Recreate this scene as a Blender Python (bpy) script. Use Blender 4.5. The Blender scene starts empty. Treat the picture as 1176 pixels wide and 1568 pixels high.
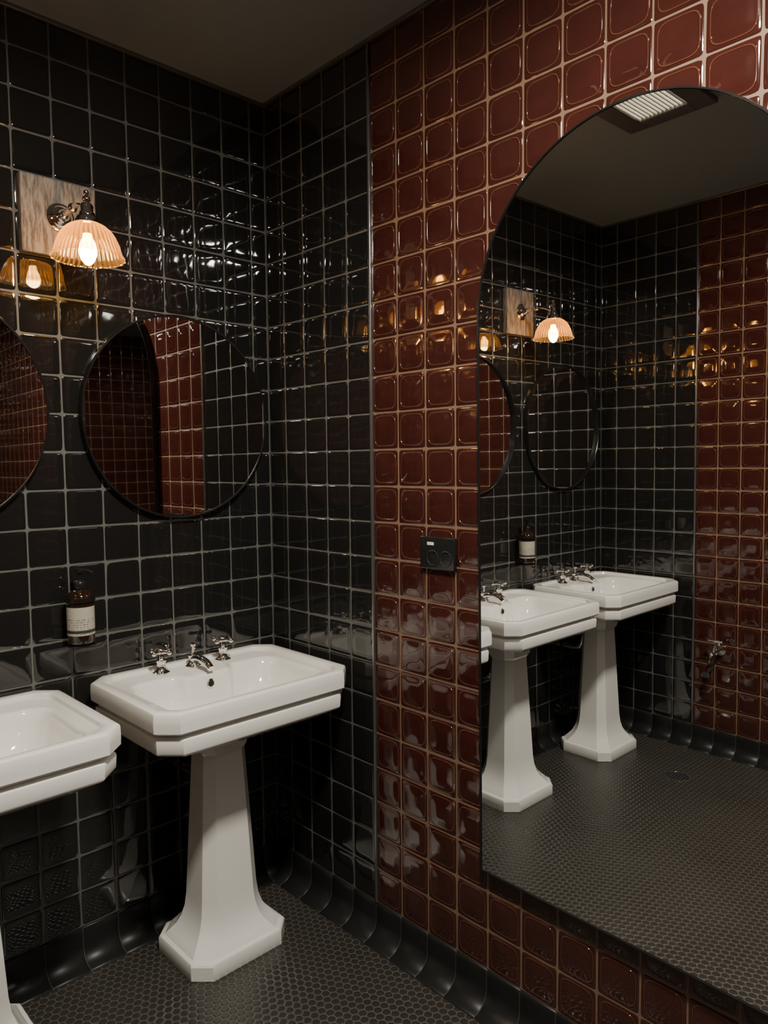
import bpy, numpy as np, math, random
from mathutils import Matrix, Vector
random.seed(4); rng=np.random.default_rng(4)
H=2.5; T=.1; W=2.003; L=4.387; DT=.487; HC=H-.007
SC=bpy.context.scene
# ---------------------------------------------------------------- node helpers
class NT:
    def __init__(s,name):
        s.m=bpy.data.materials.new(name); s.m.use_nodes=True; s.t=s.m.node_tree; s.n=s.t.nodes
        s.b=s.n['Principled BSDF']; s.out=s.n['Material Output']
    def put(s,sock,v):
        if isinstance(v,bpy.types.NodeSocket): s.t.links.new(v,sock)
        elif v is not None: sock.default_value=v
    def new(s,t,**k):
        n=s.n.new(t)
        for a,b in k.items(): setattr(n,a,b)
        return n
    def M(s,op,a,b=None,c=None,clamp=False):
        n=s.new('ShaderNodeMath',operation=op,use_clamp=clamp)
        for i,v in enumerate((a,b,c)):
            if v is not None: s.put(n.inputs[i],v)
        return n.outputs[0]
    def V(s,op,a,b=None,scale=None):
        n=s.new('ShaderNodeVectorMath',operation=op); s.put(n.inputs[0],a)
        if b is not None: s.put(n.inputs[1],b)
        if scale is not None: s.put(n.inputs['Scale'],scale)
        return n.outputs['Value'] if op in('LENGTH','DOT_PRODUCT','DISTANCE') else n.outputs[0]
    def sep(s,v):
        n=s.new('ShaderNodeSeparateXYZ'); s.put(n.inputs[0],v); return n.outputs
    def comb(s,x,y,z):
        n=s.new('ShaderNodeCombineXYZ')
        for i,v in enumerate((x,y,z)): s.put(n.inputs[i],v)
        return n.outputs[0]
    def mix(s,f,a,b):
        n=s.new('ShaderNodeMix',data_type='RGBA'); s.put(n.inputs[0],f); s.put(n.inputs[6],a); s.put(n.inputs[7],b); return n.outputs[2]
    def sm(s,x,lo,hi,a=0.,b=1.):
        n=s.new('ShaderNodeMapRange',interpolation_type='SMOOTHSTEP'); s.put(n.inputs[0],x)
        for i,v in enumerate((lo,hi,a,b)): n.inputs[i+1].default_value=v
        return n.outputs[0]
    def noise(s,vec,scale,detail=2,rough=.5):
        n=s.new('ShaderNodeTexNoise'); s.put(n.inputs['Vector'],vec); n.inputs['Scale'].default_value=scale
        n.inputs['Detail'].default_value=detail; n.inputs['Roughness'].default_value=rough; return n.outputs[0]
    def bump(s,h,strength,dist):
        n=s.new('ShaderNodeBump'); n.inputs['Strength'].default_value=strength; n.inputs['Distance'].default_value=dist
        s.put(n.inputs['Height'],h); s.put(s.b.inputs['Normal'],n.outputs[0]); return n
    def set(s,**k):
        nm={'col':'Base Color','rough':'Roughness','metal':'Metallic','coat':'Coat Weight','spec':'Specular IOR Level','em':'Emission Strength','ec':'Emission Color','ior':'IOR','tr':'Transmission Weight','crough':'Coat Roughness'}
        for a,v in k.items():
            if isinstance(v,tuple) and len(v)==3: v=(*v,1)
            s.put(s.b.inputs[nm[a]],v)
        return s
def simple(name,col,rough=.5,metal=0,noise=.0,**k):
    t=NT(name); pos=t.new('ShaderNodeTexCoord').outputs['Object']
    nz=t.noise(pos,35,3)
    c2=tuple(min(1,c*(1+noise)) for c in col); c1=tuple(c*(1-noise) for c in col)
    t.set(col=t.mix(nz,(*c1,1),(*c2,1)),rough=rough,metal=metal,**k); return t.m
# ---------------------------------------------------------------- materials
def mk_black():
    t=NT('black_glazed_tile'); pos=t.new('ShaderNodeNewGeometry').outputs['Position']
    nz=t.noise(pos,9,2)
    t.set(col=(.012,.012,.0115),rough=.04,spec=1.0)
    t.bump(nz,.22,.005); return t.m
def mk_red():
    t=NT('red_glazed_tile'); uv=t.new('ShaderNodeUVMap').outputs[0]; pos=t.new('ShaderNodeNewGeometry').outputs['Position']
    p=t.V('ABSOLUTE',t.V('SUBTRACT',uv,(.5,.5,0))); x,y,_=t.sep(p)
    d=t.M('POWER',t.M('ADD',t.M('POWER',x,4.6),t.M('POWER',y,4.6)),1/4.6)
    dd=t.M('ABSOLUTE',t.M('SUBTRACT',d,.405))
    line=t.sm(dd,.004,.020,1,0)
    edge=t.sm(t.M('MAXIMUM',x,y),.474,.492)
    nz=t.noise(pos,14,3); 
    body=t.mix(nz,(.032,.0085,.0067,1),(.058,.0150,.0112,1))
    c=t.mix(t.M('MULTIPLY',line,.45),body,(.19,.078,.036,1)); c=t.mix(edge,c,(.21,.098,.048,1))
    t.set(col=c,rough=.06,spec=.9)
    h=t.M('ADD',t.M('MULTIPLY',line,.8),t.sm(d,.15,.40,.7,0)); h=t.M('ADD',h,t.M('MULTIPLY',nz,.22))
    t.bump(h,.85,.0028); return t.m
def mk_grout(n,col):
    t=NT(n); pos=t.new('ShaderNodeNewGeometry').outputs['Position']; nz=t.noise(pos,60,3)
    t.set(col=t.mix(nz,(*[c*.75 for c in col],1),(*[c*1.2 for c in col],1)),rough=.6); t.bump(nz,.3,.001); return t.m
def mk_floor():
    t=NT('hexagon_mosaic_floor'); pos=t.new('ShaderNodeNewGeometry').outputs['Position']
    p=t.V('ADD',t.V('SCALE',pos,scale=1/.0225),(1000.,1732.05,0)); p=t.V('MULTIPLY',p,(1,1,0))
    r=(1,1.7320508,1); h=(.5,.8660254,0)
    a=t.V('MULTIPLY',t.V('SUBTRACT',t.V('MODULO',p,r),h),(1,1,0)); b=t.V('MULTIPLY',t.V('SUBTRACT',t.V('MODULO',t.V('SUBTRACT',p,h),r),h),(1,1,0))
    la=t.V('LENGTH',a); lb=t.V('LENGTH',b); sel=t.M('LESS_THAN',la,lb)
    mx=t.new('ShaderNodeMix',data_type='VECTOR'); t.put(mx.inputs[0],sel); t.put(mx.inputs[4],b); t.put(mx.inputs[5],a); g=mx.outputs[1]
    ag=t.V('ABSOLUTE',g); gx,_,_=t.sep(ag); d=t.M('MAXIMUM',gx,t.V('DOT_PRODUCT',ag,(.5,.8660254,0)))
    rd=t.M('ADD',t.M('MULTIPLY',d,.65),t.M('MULTIPLY',t.V('LENGTH',g),.35))
    gm=t.sm(rd,.425,.465)
    dirt=t.noise(pos,3,4)
    tile=t.mix(dirt,(.023,.021,.018,1),(.044,.040,.034,1))
    t.set(col=t.mix(gm,tile,(.088,.078,.063,1)),rough=t.M('ADD',t.M('MULTIPLY',gm,.12),t.M('ADD',.22,t.M('MULTIPLY',dirt,.15))),spec=.85)
    t.bump(t.sm(rd,.30,.47,1,0),.65,.0019); return t.m
def mk_wood():
    t=NT('weathered_wood'); o=t.new('ShaderNodeTexCoord').outputs['Object']
    v=t.V('MULTIPLY',o,(1,1,.16)); n1=t.noise(v,95,5,.7); n2=t.noise(v,22,3)
    f=t.sm(n1,.38,.60); c=t.mix(f,(.08,.066,.051,1),(.31,.28,.235,1)); c=t.mix(t.M('MULTIPLY',n2,.4),c,(.18,.15,.118,1))
    t.set(col=c,rough=.6); t.bump(n1,.4,.002); return t.m
def mk_shade():
    t=NT('ribbed_glass'); tc=t.new('ShaderNodeTexCoord').outputs['Object']
    lw=t.new('ShaderNodeLayerWeight'); lw.inputs[0].default_value=.45
    tr=t.new('ShaderNodeBsdfTransparent'); tr.inputs[0].default_value=(1,.74,.42,1)
    tl=t.new('ShaderNodeBsdfTranslucent'); tl.inputs[0].default_value=(.90,.48,.13,1)
    df=t.new('ShaderNodeBsdfDiffuse'); df.inputs[0].default_value=(.60,.40,.20,1)
    gl=t.new('ShaderNodeBsdfGlossy'); gl.inputs['Roughness'].default_value=.06
    def ms(f,a,b):
        n=t.new('ShaderNodeMixShader'); t.put(n.inputs[0],f); t.put(n.inputs[1],a); t.put(n.inputs[2],b); return n.outputs[0]
    a=ms(.25,tl.outputs[0],df.outputs[0])
    x,y,z=t.sep(tc); ang=t.M('ARCTAN2',t.M('ADD',y,.19),x); rib=t.M('MULTIPLY',t.M('ADD',t.M('SINE',t.M('MULTIPLY',ang,40)),1),.5)
    base=t.M('ADD',.06,t.M('MULTIPLY',rib,.36))
    m=ms(t.M('ADD',base,t.M('MULTIPLY',lw.outputs['Facing'],.55),clamp=True),tr.outputs[0],a)
    m=ms(t.M('ADD',.06,t.M('MULTIPLY',lw.outputs['Fresnel'],.4)),m,gl.outputs[0])
    t.put(t.out.inputs[0],m); return t.m
def mk_emit(name,col,s):
    t=NT(name); t.set(col=(0,0,0),ec=col,em=s); return t.m
def mk_label():
    t=NT('paper_label'); o=t.new('ShaderNodeTexCoord').outputs['Object']; x,y,z=t.sep(o)
    band=t.M('GREATER_THAN',t.M('FRACT',t.M('MULTIPLY',z,160.)),.62)
    txt=t.M('GREATER_THAN',t.noise(t.V('MULTIPLY',o,(1,1,.2)),420,1),.52)
    up=t.M('LESS_THAN',z,.072); zone=t.M('MULTIPLY',t.M('MULTIPLY',band,txt),up)
    c=t.mix(t.M('MULTIPLY',zone,.8),(.42,.39,.32,1),(.05,.045,.04,1))
    c=t.mix(t.M('LESS_THAN',t.M('ABSOLUTE',t.M('SUBTRACT',z,.036)),.004),c,(.03,.03,.03,1))
    t.set(col=c,rough=.45); return t.m
M_black=mk_black(); M_red=mk_red(); M_gb=mk_grout('grey_grout',(.115,.113,.102)); M_gr=mk_grout('tan_grout',(.20,.12,.072))
M_floor=mk_floor(); M_wood=mk_wood(); M_shade=mk_shade()
M_cove=simple('satin_black_cove_tile',(.015,.015,.0145),.38,noise=.15,spec=.3)
M_gc=simple('dark_grout',(.07,.07,.064),.6,noise=.1)
M_ceil=simple('charcoal_ceiling_paint',(.195,.225,.232),.55,noise=.05)
M_vframe=simple('vent_frame_paint',(.09,.09,.088),.4,noise=.05)
M_porc=simple('white_porcelain',(.83,.81,.755),.08,noise=.015,coat=.6)
M_chrome=simple('chrome',(.92,.91,.89),.06,1,noise=.02)
M_frame=simple('black_metal',(.035,.035,.035),.22,.7,noise=.1)
M_trim=simple('gunmetal_trim',(.24,.24,.23),.25,.8,noise=.1)
M_ring=simple('outlet_ring',(.035,.035,.034),.3,.3,noise=.1)
M_mirror=simple('mirror_silver',(.87,.88,.87),.0,1)
M_amber=simple('dark_amber_bottle',(.018,.009,.005),.08,noise=.1,coat=.6)
M_plastic=simple('black_plastic',(.014,.014,.014),.18,noise=.1)
M_dark=simple('dark_hole',(.003,.003,.003),.6)
M_label=mk_label()
M_bulb=mk_emit('bulb_glow',(1,.56,.18),95)
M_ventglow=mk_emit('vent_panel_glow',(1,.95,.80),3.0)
M_white=simple('vent_white_paint',(.75,.72,.62),.5,noise=.03)
# ---------------------------------------------------------------- mesh helpers
def add(name,v,f,mats,parent=None,smooth=None,loc=None,mi=None):
    me=bpy.data.meshes.new(name); me.from_pydata([tuple(map(float,p)) for p in v],[],[tuple(map(int,q)) for q in f])
    for m in (mats if isinstance(mats,(list,tuple)) else [mats]): me.materials.append(m)
    if mi is not None: me.polygons.foreach_set('material_index',np.array(mi,dtype=np.int32))
    me.update(); me.validate()
    if smooth is not None:
        me.polygons.foreach_set('use_smooth',[True]*len(me.polygons))
        try: me.set_sharp_from_angle(angle=math.radians(smooth))
        except Exception: pass
    o=bpy.data.objects.new(name,me); SC.collection.objects.link(o)
    if parent: o.parent=parent
    if loc: o.location=loc
    return o
def empty(name,loc=(0,0,0),rz=0):
    e=bpy.data.objects.new(name,None); SC.collection.objects.link(e); e.location=loc; e.rotation_euler=(0,0,rz); e.empty_display_size=.05; return e
def box(x0,x1,y0,y1,z0,z1):
    v=[(x,y,z) for z in(z0,z1) for y in(y0,y1) for x in(x0,x1)]
    return v,[(0,2,3,1),(4,5,7,6),(0,1,5,4),(2,6,7,3),(0,4,6,2),(1,3,7,5)]
def bbox(name,b,mat,parent=None,bev=.002):
    v,f=box(*b); o=add(name,v,f,mat,parent)
    if bev:
        m=o.modifiers.new('b','BEVEL'); m.width=bev; m.segments=3
        o.data.polygons.foreach_set('use_smooth',[True]*6)
    return o
NOMOD=lambda a,h:0
def lathe(name,prof,mat,parent=None,seg=32,org=(0,0,0),axis='z',smooth=50,mod=None):
    v=[];f=[]
    for i,(r,h) in enumerate(prof):
        for k in range(seg):
            a=2*math.pi*k/seg; rr=r if mod is None else r*(1+mod(a,h))
            p=(rr*math.cos(a),rr*math.sin(a),h)
            if axis=='y': p=(p[0],-p[2],p[1])
            if axis=='x': p=(p[2],p[0],p[1])
            v.append((p[0]+org[0],p[1]+org[1],p[2]+org[2]))
    for i in range(len(prof)-1):
        for k in range(seg):
            a=i*seg+k;b=i*seg+(k+1)%seg; f.append((a,b,b+seg,a+seg))
    if prof[0][0]>.0002 and mod is None: f.append(tuple(range(seg))[::-1])
    if prof[-1][0]>.0002 and mod is None: f.append(tuple(range((len(prof)-1)*seg,len(prof)*seg)))
    return add(name,v,f,mat,parent,smooth)
def disc_y(name,r,d,mat,parent,seg=96,eps=0.,ez=0.):
    v=[(r*math.cos(2*math.pi*k/seg),-d-eps*r*math.cos(2*math.pi*k/seg)-ez*r*math.sin(2*math.pi*k/seg),r*math.sin(2*math.pi*k/seg)) for k in range(seg)]
    return add(name,v,[tuple(range(seg))],mat,parent)
def tube(name,path,r,mat,parent=None,seg=16,cap=True):
    P=[Vector(p) for p in path]
    Q=[]
    for i in range(len(P)-1):
        p0=P[max(i-1,0)];p1=P[i];p2=P[i+1];p3=P[min(i+2,len(P)-1)]
        for s in range(6):
            t=s/6; Q.append(.5*((2*p1)+(p2-p0)*t+(2*p0-5*p1+4*p2-p3)*t*t+(-p0+3*p1-3*p2+p3)*t**3))
    Q.append(P[-1]); v=[];f=[]; n=len(Q); up=Vector((0,0,1))
    rr=r if callable(r) else (lambda t:r)
    d0=(Q[1]-Q[0]).normalized(); a=d0.cross(up); a=a if a.length>.1 else d0.cross(Vector((1,0,0))); a.normalize()
    for i,q in enumerate(Q):
        d=(Q[min(i+1,n-1)]-Q[max(i-1,0)]).normalized(); a=(a-d*a.dot(d)).normalized(); b=d.cross(a)
        for k in range(seg):
            t=2*math.pi*k/seg; v.append(q+(a*math.cos(t)+b*math.sin(t))*rr(i/(n-1)))
    for i in range(n-1):
        for k in range(seg):
            A=i*seg+k;B=i*seg+(k+1)%seg; f.append((A,B,B+seg,A+seg))
    if cap: f.append(tuple(range(seg))[::-1]); f.append(tuple(range((n-1)*seg,n*seg)))
    return add(name,v,f,mat,parent,60)
def sphere(name,c,r,mat,parent=None,sz=1):
    return lathe(name,[(max(r*math.sin(math.pi*i/10),1e-5),-r*sz*math.cos(math.pi*i/10)) for i in range(11)],mat,parent,20,c)
# ---------------------------------------------------------------- tiled walls
def tile_wall(name,org,ud,n,ulist,vlist,back):
    org=np.array(org,float);ud=np.array(ud,float);n=np.array(n,float);zd=np.array([0,0,1.])
    V=[];F=[];MI=[];UV=[]
    def prof(d): return np.interp(d,[.0009,.0022,.0045,.010,.02],[-.0030,-.0013,-.00060,-.00016,0])
    off=np.array([.0009,.0018,.0030,.0055,.011,.022])
    base=0
    for (u0,u1,kind,cut) in ulist:
        for (v0,v1) in vlist:
            w=u1-u0;h=v1-v0
            if w<.03: us=np.linspace(.0010,w-.0010,5)
            else: us=np.concatenate([off,w-off[::-1]]) if w>.05 else np.concatenate([off[:4],w-off[:4][::-1]])
            vs=np.concatenate([off,h-off[::-1]])
            U,Vv=np.meshgrid(us,vs)
            hh=prof(np.minimum(U,w-U))+prof(np.minimum(Vv,h-Vv))
            a,b=rng.normal(0,.0045,2); k=rng.normal(.0,.07)
            hh=np.maximum(hh,-.0034)+a*(U-w/2)+b*(Vv-h/2)+k*((U-w/2)**2+(Vv-h/2)**2)*.5
            P=org+ (u0+U)[...,None]*ud+(v0+Vv)[...,None]*zd+hh[...,None]*n
            ny,nx=U.shape
            uo=T-w if cut=='l' else 0
            uvx=(U+uo)/T; uvy=Vv/T
            V.append(P.reshape(-1,3))
            i=np.arange(ny-1)[:,None]*nx+np.arange(nx-1)[None,:]
            q=np.stack([i,i+1,i+nx+1,i+nx],-1).reshape(-1,4)
            UV.append(np.stack([uvx.reshape(-1)[q],uvy.reshape(-1)[q]],-1).reshape(-1,2))
            F.append(q+base); MI+= [0 if kind=='b' else 1]*len(q); base+=nx*ny
    kinds=[]
    for (u0,u1,k,_) in ulist:
        if kinds and kinds[-1][2]==k: kinds[-1][1]=u1
        else: kinds.append([u0,u1,k])
    z0,z1=vlist[0][0],vlist[-1][1]
    for (u0,u1,k) in kinds:
        P=np.array([org+u*ud+z*zd-.0016*n for u,z in((u0,z0),(u1,z0),(u1,z1),(u0,z1))])
        V.append(P); F.append(np.array([[0,1,2,3]])+base); MI.append(2 if k=='b' else 3); UV.append(np.zeros((4,2))); base+=4
    ua,ub=back
    P=[org+u*ud+z*zd+d*n for d in(-.005,-.12) for u,z in((ua,-.05),(ub,-.05),(ub,H),(ua,H))]
    V.append(np.array(P)); F.append(np.array([[0,1,2,3],[7,6,5,4],[0,4,5,1],[1,5,6,2],[2,6,7,3],[3,7,4,0]])+base); MI+=[2]*6; UV.append(np.zeros((24,2)))
    V=np.concatenate(V);F=np.concatenate(F);UV=np.concatenate(UV)
    a,b,c=V[F[0][0]],V[F[0][1]],V[F[0][3]]
    if np.dot(np.cross(b-a,c-a),n)<0:
        F=F[:,::-1]; UV=UV.reshape(-1,4,2)[:,::-1].reshape(-1,2)
    me=bpy.data.meshes.new(name); me.from_pydata(V.tolist(),[],F.tolist())
    for m in(M_black,M_red,M_gb,M_gr): me.materials.append(m)
    me.polygons.foreach_set('material_index',np.array(MI,dtype=np.int32))
    sm=np.array(MI)<2; me.polygons.foreach_set('use_smooth',sm)
    uvl=me.uv_layers.new(name='UVMap'); uvl.data.foreach_set('uv',UV.reshape(-1).astype(np.float32))
    me.update(); o=bpy.data.objects.new(name,me); SC.collection.objects.link(o); return o
rows=[(H-(k+1)*T,H-k*T) for k in range(24)][::-1]
c0=.0553
def cols_k(kind):
    cols=[(0,c0,kind,'l')]; u=c0
    while u<W-1e-3: cols.append((u,min(u+T,W),kind,'r')); u+=T
    return cols
tile_wall('wall_back',(0,0,0),(-1,0,0),(0,-1,0),cols_k('b'),rows,(-.12,W+.12))
def side_cols(dt):
    n=int(dt//T); r=dt-n*T; c=[(0,r,'b','l')]+[(r+i*T,r+(i+1)*T,'b','r') for i in range(n)]
    u=dt
    while u<L-1e-3: c.append((u,min(u+T,L),'r','r')); u+=T
    return c
tile_wall('wall_right',(0,0,0),(0,-1,0),(-1,0,0),side_cols(DT),rows,(0,L))
tile_wall('wall_left',(-W,0,0),(0,-1,0),(1,0,0),side_cols(DT),rows,(0,L))
tile_wall('wall_front',(0,-L,0),(-1,0,0),(0,1,0),cols_k('r'),rows,(-.12,W+.12))
bbox('floor',(-W-.12,.12,-L-.12,.12,-.10,0),M_floor,None,0)
bbox('ceiling',(-W-.12,.12,-L-.12,.12,HC,H+.1),M_ceil,None,0)
# ---- cove skirting tiles
def cove(name,org,ud,n,breaks):
    org=np.array(org,float);ud=np.array(ud,float);n=np.array(n,float);z=np.array([0,0,1.])
    pr=[(-.004,.0995),(.003,.0995),(.0045,.097),(.005,.085)]
    for i in range(9):
        a=math.pi/2*i/8; pr.append((.005+.046*(1-math.cos(a)),.051-.046*math.sin(a)+.0005))
    pr+=[(.054,.0040),(.056,.0)]
    V=[];F=[];MI=[];b=0
    def strip(u0,u1,sh,mi):
        nonlocal b
        us=[u0,u0+.0012,u1-.0012,u1] if mi==0 else [u0,u1]
        ds=[-.0010,0,0,-.0010] if mi==0 else [0,0]
        for uu,dd in zip(us,ds):
            for (p,q) in pr: V.append(org+uu*ud+(p+dd*.7+sh)*n+(q+dd*.7+sh if q>.001 else 0)*z)
        m=len(pr)
        for j in range(len(us)-1):
            for i in range(m-1): F.append((b+j*m+i,b+j*m+i+1,b+(j+1)*m+i+1,b+(j+1)*m+i)); MI.append(mi)
        b+=m*len(us)
    for u0,u1 in zip(breaks[:-1],breaks[1:]): strip(u0+.0008,u1-.0008,0,0)
    strip(breaks[0],breaks[-1],-.0010,1)
    return add(name,V,F,[M_cove,M_gc],None,50,None,MI)
def br(a,e):
    o=[0]; u=a
    while u<e-.01: o.append(u); u+=T
    return o+[e]
cove('baseboard_back',(0,0,0),(-1,0,0),(0,-1,0),br(c0,W))
cove('baseboard_right',(0,0,0),(0,-1,0),(-1,0,0),br(.087,L))
cove('baseboard_left',(-W,0,0),(0,-1,0),(1,0,0),br(.087,L))
cove('baseboard_front',(0,-L,0),(-1,0,0),(0,1,0),br(c0,W))
# ---- trims
bbox('trim_1',(-.0065,.004,-DT-.0045,-DT+.0045,.1,H),M_trim,None,.002)
bbox('trim_2',(-W-.004,-W+.0065,-DT-.0045,-DT+.0045,.1,H),M_trim,None,.002)
bbox('trim_3',(-W,0,-.010,.004,HC-.010,H),M_trim,None,.002)
bbox('trim_4',(-.010,.004,-L,0,HC-.010,H),M_trim,None,.002)
bbox('trim_5',(-W-.004,-W+.010,-L,0,HC-.010,H),M_trim,None,.002)
# ---------------------------------------------------------------- loft rings
def ring(hw,hd,cy,ch,z,rnd=0.,bmp=0.,k=10,m=6,cx=0):
    ch=min(ch,hw*.98,hd*.98); P=[]
    cs=[(hw-ch,hd-ch,0),(-(hw-ch),hd-ch,90),(-(hw-ch),-(hd-ch),180),(hw-ch,-(hd-ch),270)]
    C=[]
    for (x,y,a0) in cs:
        A=[]
        for i in range(m+1):
            a=math.radians(a0+90*i/m); pa=np.array([x+ch*math.cos(a),y+ch*math.sin(a)])
            s=np.array([x+ch*math.cos(math.radians(a0)),y+ch*math.sin(math.radians(a0))]); e=np.array([x+ch*math.cos(math.radians(a0+90)),y+ch*math.sin(math.radians(a0+90))])
            A.append(rnd*pa+(1-rnd)*(s+(e-s)*i/m))
        C.append(A)
    for q in range(4):
        P+=C[q]; s=C[q][-1];e=C[(q+1)%4][0]
        kk=40 if q==0 else k
        for i in range(1,kk): P.append(s+(e-s)*i/kk)
    out=[]
    for p in P:
        y=p[1]
        if bmp and y>0: y-=bmp*(.5+.5*math.tanh((.080-abs(p[0]))/.009))*min(1,y/hd)
        out.append((p[0]+cx,y+cy,z))
    return out
def loft(name,rings,mat,parent=None,smooth=35,capb=True,capt=True):
    n=len(rings[0]); v=[p for r in rings for p in r]; f=[]
    for i in range(len(rings)-1):
        for k in range(n):
            a=i*n+k;b=i*n+(k+1)%n; f.append((a,b,b+n,a+n))
    if capb: f.append(tuple(range(n))[::-1])
    if capt: f.append(tuple(range((len(rings)-1)*n,len(rings)*n)))
    return add(name,v,f,mat,parent,smooth)
# ---------------------------------------------------------------- pedestal sink
def tap_handle(par,x,y,z,sfx):
    lathe('tap_body_'+sfx,[(.024,0),(.024,.004),(.019,.007),(.013,.012),(.0115,.03),(.014,.034),(.014,.038),(.009,.042),(.008,.056),(.012,.058),(.013,.066),(.010,.071),(.004,.073)],M_chrome,par,24,(x,y,z))
    for i in range(4):
        a=math.radians(25+90*i); c,s=math.cos(a),math.sin(a)
        tube('tap_arm_%s_%d'%(sfx,i),[(x,y,z+.062),(x+.014*c,y+.014*s,z+.062),(x+.026*c,y+.026*s,z+.062)],lambda t:.0046+.0018*t,M_chrome,par,10)
        sphere('tap_knob_%s_%d'%(sfx,i),(x+.029*c,y+.029*s,z+.062),.0075,M_chrome,par)
def sink(x):
    e=empty('pedestal_sink',(x,-.004,0)); D=.447; hw=.2945; hd=D/2; cy=-hd; zt=.788
    R=[ring(.075,.062,-.19,.025,.60),ring(.085,.07,-.19,.03,.63),ring(.16,.13,-.20,.04,.645),ring(.235,.185,cy,.045,.665),
       ring(.265,.203,cy,.045,.677),ring(.278,.210,cy,.045,.6795),ring(.283,.214,cy,.045,.683),ring(.285,.216,cy,.045,.688),ring(.286,.2175,cy,.045,.716),ring(.285,.2165,cy,.045,.7205),ring(.279,.211,cy,.044,.7235),
       ring(.268,.200,cy,.044,.7250),ring(.267,.199,cy,.044,.7320),ring(.279,.211,cy,.044,.7340),ring(.2905,.2198,cy,.045,.7350),ring(hw,hd,cy,.045,.740),ring(hw+.001,hd,cy,.045,.760),ring(hw,hd,cy,.045,zt-.007),
       ring(hw-.0020,hd-.0020,cy,.045,zt-.0025),ring(hw-.007,hd-.007,cy,.044,zt),ring(hw-.024,hd-.024,cy,.042,zt-.0005),
       ring(hw-.029,hd-.029,cy,.040,zt-.0020,.2),ring(hw-.033,hd-.033,cy,.038,zt-.0095,.3),ring(hw-.039,hd-.039,cy,.036,zt-.012,.5)]
    by=-.255; bw=.232; bd=.143
    R+=[ring(bw+.009,bd+.009,by,.055,zt-.0125,1,.034),ring(bw+.002,bd+.002,by,.055,zt-.0145,1,.036),ring(bw-.004,bd-.004,by,.055,zt-.021,1,.038),
        ring(bw-.010,bd-.008,by,.055,zt-.040,1,.038),ring(bw-.022,bd-.018,by,.058,zt-.078,1,.030),ring(bw-.045,bd-.036,by,.06,zt-.105,1,.016),ring(bw-.085,bd-.062,by,.06,zt-.125,1,.003),
        ring(.09,.05,by,.045,zt-.134,1),ring(.024,.024,by,.0235,zt-.139,1)]
    loft('basin',R,M_porc,e,34)
    lathe('waste_drain',[(.0001,.0),(.017,.0),(.022,.002),(.023,.0),(.023,-.004)][::-1],M_chrome,e,24,(0,by,zt-.137))
    P=[(.150,.130,.042,.0),(.1515,.1315,.042,.003),(.1515,.1315,.042,.040),(.149,.129,.042,.045),(.143,.123,.040,.048),(.139,.119,.040,.0495),(.136,.116,.040,.054),
       (.126,.107,.038,.064),(.112,.095,.036,.080),(.100,.085,.034,.102),(.092,.078,.032,.130),(.088,.074,.031,.165),(.066,.056,.024,.560),(.066,.056,.024,.570),
       (.070,.060,.025,.577),(.076,.065,.027,.585),(.084,.070,.028,.615),(.105,.085,.03,.645),(.13,.10,.03,.663)]
    loft('pedestal',[ring(a,b,-.19,c,z) for a,b,c,z in P],M_porc,e,28)
    tz=zt-.012
    tap_handle(e,-.1,-.062,tz,'hot'); tap_handle(e,.1,-.062,tz,'cold')
    lathe('spout_base',[(.023,0),(.023,.004),(.018,.008),(.0135,.014),(.013,.030),(.015,.034),(.010,.040),(.0045,.043),(.004,.058),(.008,.060),(.009,.066),(.004,.070)],M_chrome,e,24,(0,-.062,tz))
    tube('spout',[(0,-.062,tz+.022),(0,-.095,tz+.030),(0,-.138,tz+.026),(0,-.162,tz+.012)],lambda t:.0120-.0025*t,M_chrome,e,16)
    oy=by+bd-.007-.038-.0015
    lathe('overflow_ring',[(.0135,0),(.0135,.002),(.0095,.003),(.009,.0)],M_chrome,e,24,(0,oy,zt-.042),'y',mod=NOMOD)
    lathe('overflow_hole',[(.0098,-.004),(.0098,.0018),(.0001,.0018)],M_dark,e,24,(0,oy,zt-.042),'y')
    tube('waste_pipe',[(0,-.115,.60),(0,-.11,.52),(-.0,-.09,.47),(0,-.05,.46),(0,-.002,.46)],.016,M_chrome,e,14)
    tube('supply_pipe_hot',[(-.1,-.062,.70),(-.1,-.055,.62),(-.1,-.03,.58),(-.1,.0,.575)],.006,M_chrome,e,10)
    tube('supply_pipe_cold',[(.1,-.062,.70),(.1,-.055,.62),(.1,-.03,.58),(.1,.0,.575)],.006,M_chrome,e,10)
sx=-(.0394+.6275)/2; S=.6677
for i in range(3): sink(sx-i*S)
# ---------------------------------------------------------------- round mirrors
def rmirror(x):
    e=empty('round_mirror',(x,0,1.502)); R=.2934
    lathe('frame',[(R-.0055,.002),(R,.002),(R,.022),(R-.0012,.0235),(R-.0042,.0235),(R-.0055,.022),(R-.0055,.006)],M_frame,e,96,(0,0,0),'y',40,mod=NOMOD)
    disc_y('glass',R-.005,.0150,M_mirror,e,eps=.022)
    disc_y('back_plate',R-.005,.004,M_frame,e)
for i in range(3): rmirror(-.3218-i*S)
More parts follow.
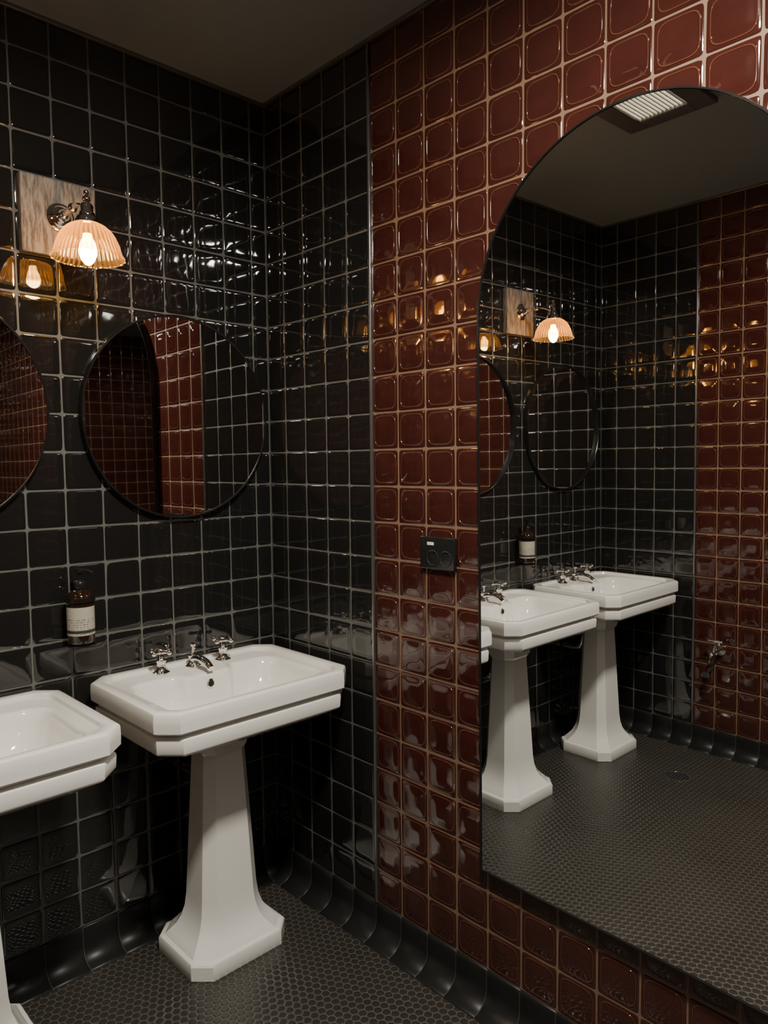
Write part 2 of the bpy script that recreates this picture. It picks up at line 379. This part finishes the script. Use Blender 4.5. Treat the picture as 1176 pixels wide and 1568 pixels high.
# ---------------------------------------------------------------- arched mirror
def arched():
    e=empty('arched_mirror',(0,0,0)); yc=-1.2456;R=.3686;zb=.3583;zs=1.6948
    ty,tz=.0152,-.0068
    def xs(y,z,o=0): return -.029+ty*(y+1.3)+tz*(z-1.4)-o
    def outl(r):
        d=R-r; P=[(yc+r,zb+d)]
        P+=[(yc+r,zb+d+(zs-zb-d)*i/6) for i in range(1,6)]
        P+=[(yc+r*math.cos(math.pi*i/64),zs+r*math.sin(math.pi*i/64)) for i in range(65)]
        P+=[(yc-r,zb+d+(zs-zb-d)*i/6) for i in range(5,0,-1)]+[(yc-r,zb+d)]
        return P
    A=outl(R-.005); n=len(A)
    add('glass',[(xs(y,z),y,z) for y,z in A],[tuple(range(n))],M_mirror,e)
    rings=[[( .0005,y,z) for y,z in outl(R-.002)],[(-.004,y,z) for y,z in outl(R)],[(xs(y,z,-.001),y,z) for y,z in outl(R)],[(xs(y,z,.003),y,z) for y,z in outl(R-.001)],[(xs(y,z,.003),y,z) for y,z in outl(R-.004)],[(xs(y,z,-.002),y,z) for y,z in outl(R-.005)]]
    loft('frame',rings,M_frame,e,40,False,False)
    bk=outl(R-.003); add('back_board',[(.0008,y,z) for y,z in bk],[tuple(range(len(bk)))],M_frame,e)
arched()
# ---------------------------------------------------------------- wall sconce
def sconce(x):
    e=empty('wall_sconce',(x,0,1.997))
    bbox('wood_plaque',(-.094,.094,-.022,.0035,-.098,.094),M_wood,e,.0025)
    lathe('wall_rose',[(.034,.020),(.036,.024),(.035,.028),(.028,.031),(.026,.036),(.020,.040),(.013,.046),(.011,.055),(.006,.060)],M_chrome,e,32,(0,0,0),'y')
    tube('arm',[(0,-.05,0),(0,-.09,.004),(0,-.13,.004),(0,-.165,-.008),(0,-.19,-.022)],.0065,M_chrome,e,14)
    sphere('arm_joint',(0,-.105,.004),.012,M_chrome,e)
    g=-.19
    lathe('shade_holder',[(.0001,.026),(.005,.024),(.0065,.018),(.004,.012),(.009,.007),(.010,.001),(.006,-.004),(.013,-.008),(.0155,-.014),(.015,-.026),(.019,-.030),(.019,-.036),(.026,-.040),(.029,-.048),(.0295,-.056),(.026,-.058)][::-1],M_chrome,e,32,(0,g,0))
    prof=[(.026,-.052),(.032,-.055),(.043,-.061),(.054,-.071),(.063,-.085),(.070,-.101),(.074,-.116),(.077,-.127),(.0805,-.132),(.0825,-.136),(.0815,-.138)]
    lathe('ribbed_glass_shade',prof,M_shade,e,360,(0,g,0),'z',80,lambda a,h:(.030*abs(math.cos(a*20))+(.015*math.cos(a*20)*max(0,(-h-.12)/.017)))*min(1,(-h-.050)/.02))
    sphere('lampholder',(0,g,-.066),.013,M_plastic,e,1.2)
    lathe('bulb',[(.0001,-.152),(.006,-.151),(.014,-.142),(.0195,-.129),(.021,-.116),(.018,-.101),(.012,-.089),(.010,-.078)],M_bulb,e,24,(0,g,0))
for i in range(2): sconce(-.652-i*S)
# ---------------------------------------------------------------- soap dispensers
def soap(x):
    e=empty('soap_dispenser',(x,-.052,.898))
    lathe('bottle',[(.0001,0),(.030,0),(.0335,.004),(.034,.012),(.034,.118),(.032,.128),(.024,.138),(.014,.143),(.013,.150)],M_amber,e,40)
    lathe('label',[(.0343,.026),(.0343,.100)],M_label,e,40,(0,0,0),'z',50,NOMOD)
    lathe('pump_collar',[(.015,.148),(.0155,.150),(.0155,.163),(.012,.166),(.005,.168),(.005,.186),(.0105,.188),(.0105,.196),(.004,.198)],M_plastic,e,24)
    tube('pump_nozzle',[(0,0,.192),(.012,-.018,.193),(.022,-.034,.188)],.0042,M_plastic,e,10)
    lathe('holder_ring',[(.0350,.028),(.0375,.028),(.0375,.036),(.0350,.036)],M_frame,e,40,(0,0,.084),'z',40,NOMOD)
    lathe('holder_tray',[(.0001,-.004),(.037,-.004),(.037,-.0005),(.0001,-.0005)],M_frame,e,40)
    bbox('wall_bracket',(-.012,.012,.030,.053,-.004,.125),M_frame,e,.002)
for i in range(2): soap(-.648-i*S)
# ---------------------------------------------------------------- shaver socket
e=empty('power_socket',(0,-.733,1.132))
bbox('face_plate',(-.010,.002,-.0585,.0585,-.042,.042),M_plastic,e,.003)
bbox('indicator',(-.0115,-.009,.010,.032,.020,.028),M_white,e,.0005)
for k,yy in enumerate((.014,-.03)):
    lathe('outlet_%d'%k,[(.020,0),(.020,-.0016),(.0185,-.0024),(.0175,0)],M_ring,e,28,(-.0098,yy,-.012),'x',40,mod=NOMOD)
    for j in(-.006,.006): lathe('pin_hole_%d_%d'%(k,j>0),[(.0026,0),(.0026,-.0014)],M_dark,e,12,(-.0098,yy+j,-.012),'x')
# ---------------------------------------------------------------- wall tap on left wall
e=empty('wall_tap',(-W,-.61,.48))
lathe('flange',[(.028,0),(.028,.004),(.020,.008),(.013,.012),(.012,.05),(.016,.053),(.016,.060),(.010,.064)],M_chrome,e,24,(0,0,0),'x')
tube('spout',[(.045,0,0),(.075,0,-.002),(.092,0,-.018),(.096,0,-.045)],.012,M_chrome,e,14)
lathe('stem',[(.012,0),(.012,.016),(.006,.02),(.006,.034),(.010,.036)],M_chrome,e,20,(.050,0,.006))
tube('lever_cross',[(.05,-.032,.045),(.05,0,.045),(.05,.032,.045)],.0065,M_chrome,e,12)
# ---------------------------------------------------------------- floor drain
e=empty('floor_drain',(-1.62,-.60,0))
lathe('rim',[(.046,.0005),(.055,.0005),(.055,.003),(.052,.004),(.047,.004),(.046,.002)],M_trim,e,36,smooth=40,mod=NOMOD)
lathe('pit',[(.0001,.0008),(.047,.0008)],M_dark,e,36,mod=NOMOD)
for k in range(7):
    yy=-.036+.012*k; hwid=math.sqrt(.047**2-yy*yy); bbox('bar_%d'%k,(-hwid,hwid,yy-.003,yy+.003,.0009,.0036),M_trim,e,.0005)
# ---------------------------------------------------------------- ceiling vent
e=empty('ceiling_vent',(-.955,-.81,HC))
for k,b in enumerate([(-.15,.15,.085,.15),(-.15,.15,-.15,-.085),(-.15,-.085,-.085,.085),(.085,.15,-.085,.085)]):
    bbox('frame_%d'%k,(*b,-.016,.002),M_vframe,e,.003)
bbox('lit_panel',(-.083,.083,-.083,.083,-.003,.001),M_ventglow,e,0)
for k in range(12):
    yy=-.077+.014*k; bbox('louvre_%d'%k,(-.084,.084,yy-.0022,yy+.0022,-.015,-.004),M_white,e,.0008)
# ---------------------------------------------------------------- ceiling light panels
def panel(x,y,p,s=.26):
    e=empty('ceiling_light_panel',(x,y,HC)); h=s/2
    for k,b in enumerate([(-h-.02,h+.02,h,h+.02),(-h-.02,h+.02,-h-.02,-h),(-h-.02,-h,-h,h),(h,h+.02,-h,h)]):
        bbox('frame_%d'%k,(*b,-.014,.002),M_white,e,.002)
    l=bpy.data.lights.new('panel_light','AREA'); l.energy=p; l.color=(1,.935,.83); l.shape='SQUARE'; l.size=s-.004
    o=bpy.data.objects.new('panel_light',l); SC.collection.objects.link(o); o.parent=e; o.location=(0,0,-.006)
panel(-.80,-1.52,64,.20); panel(-1.0,-3.4,4)  # second panel is a weak fill lamp added out of view behind the camera
# world
w=bpy.data.worlds.new('world'); SC.world=w; w.use_nodes=True; w.node_tree.nodes['Background'].inputs[0].default_value=(.01,.01,.01,1)
# ---------------------------------------------------------------- camera
az,pt,rl=.80346,-.06522,-.00983
ca,sa=math.cos(az),math.sin(az);cp,sp=math.cos(pt),math.sin(pt)
F=Vector((ca*cp,sa*cp,sp));Rr=Vector((sa,-ca,0));U=Rr.cross(F)
R2=math.cos(rl)*Rr+math.sin(rl)*U; U2=-math.sin(rl)*Rr+math.cos(rl)*U
cam=bpy.data.cameras.new('camera'); co=bpy.data.objects.new('camera',cam); SC.collection.objects.link(co)
co.matrix_world=Matrix(((R2.x,U2.x,-F.x,-1.39414),(R2.y,U2.y,-F.y,-1.97624),(R2.z,U2.z,-F.z,1.36061),(0,0,0,1)))
cam.sensor_fit='VERTICAL'; cam.sensor_height=24; cam.lens=1122.46/1568*24; cam.clip_start=.02
SC.camera=co
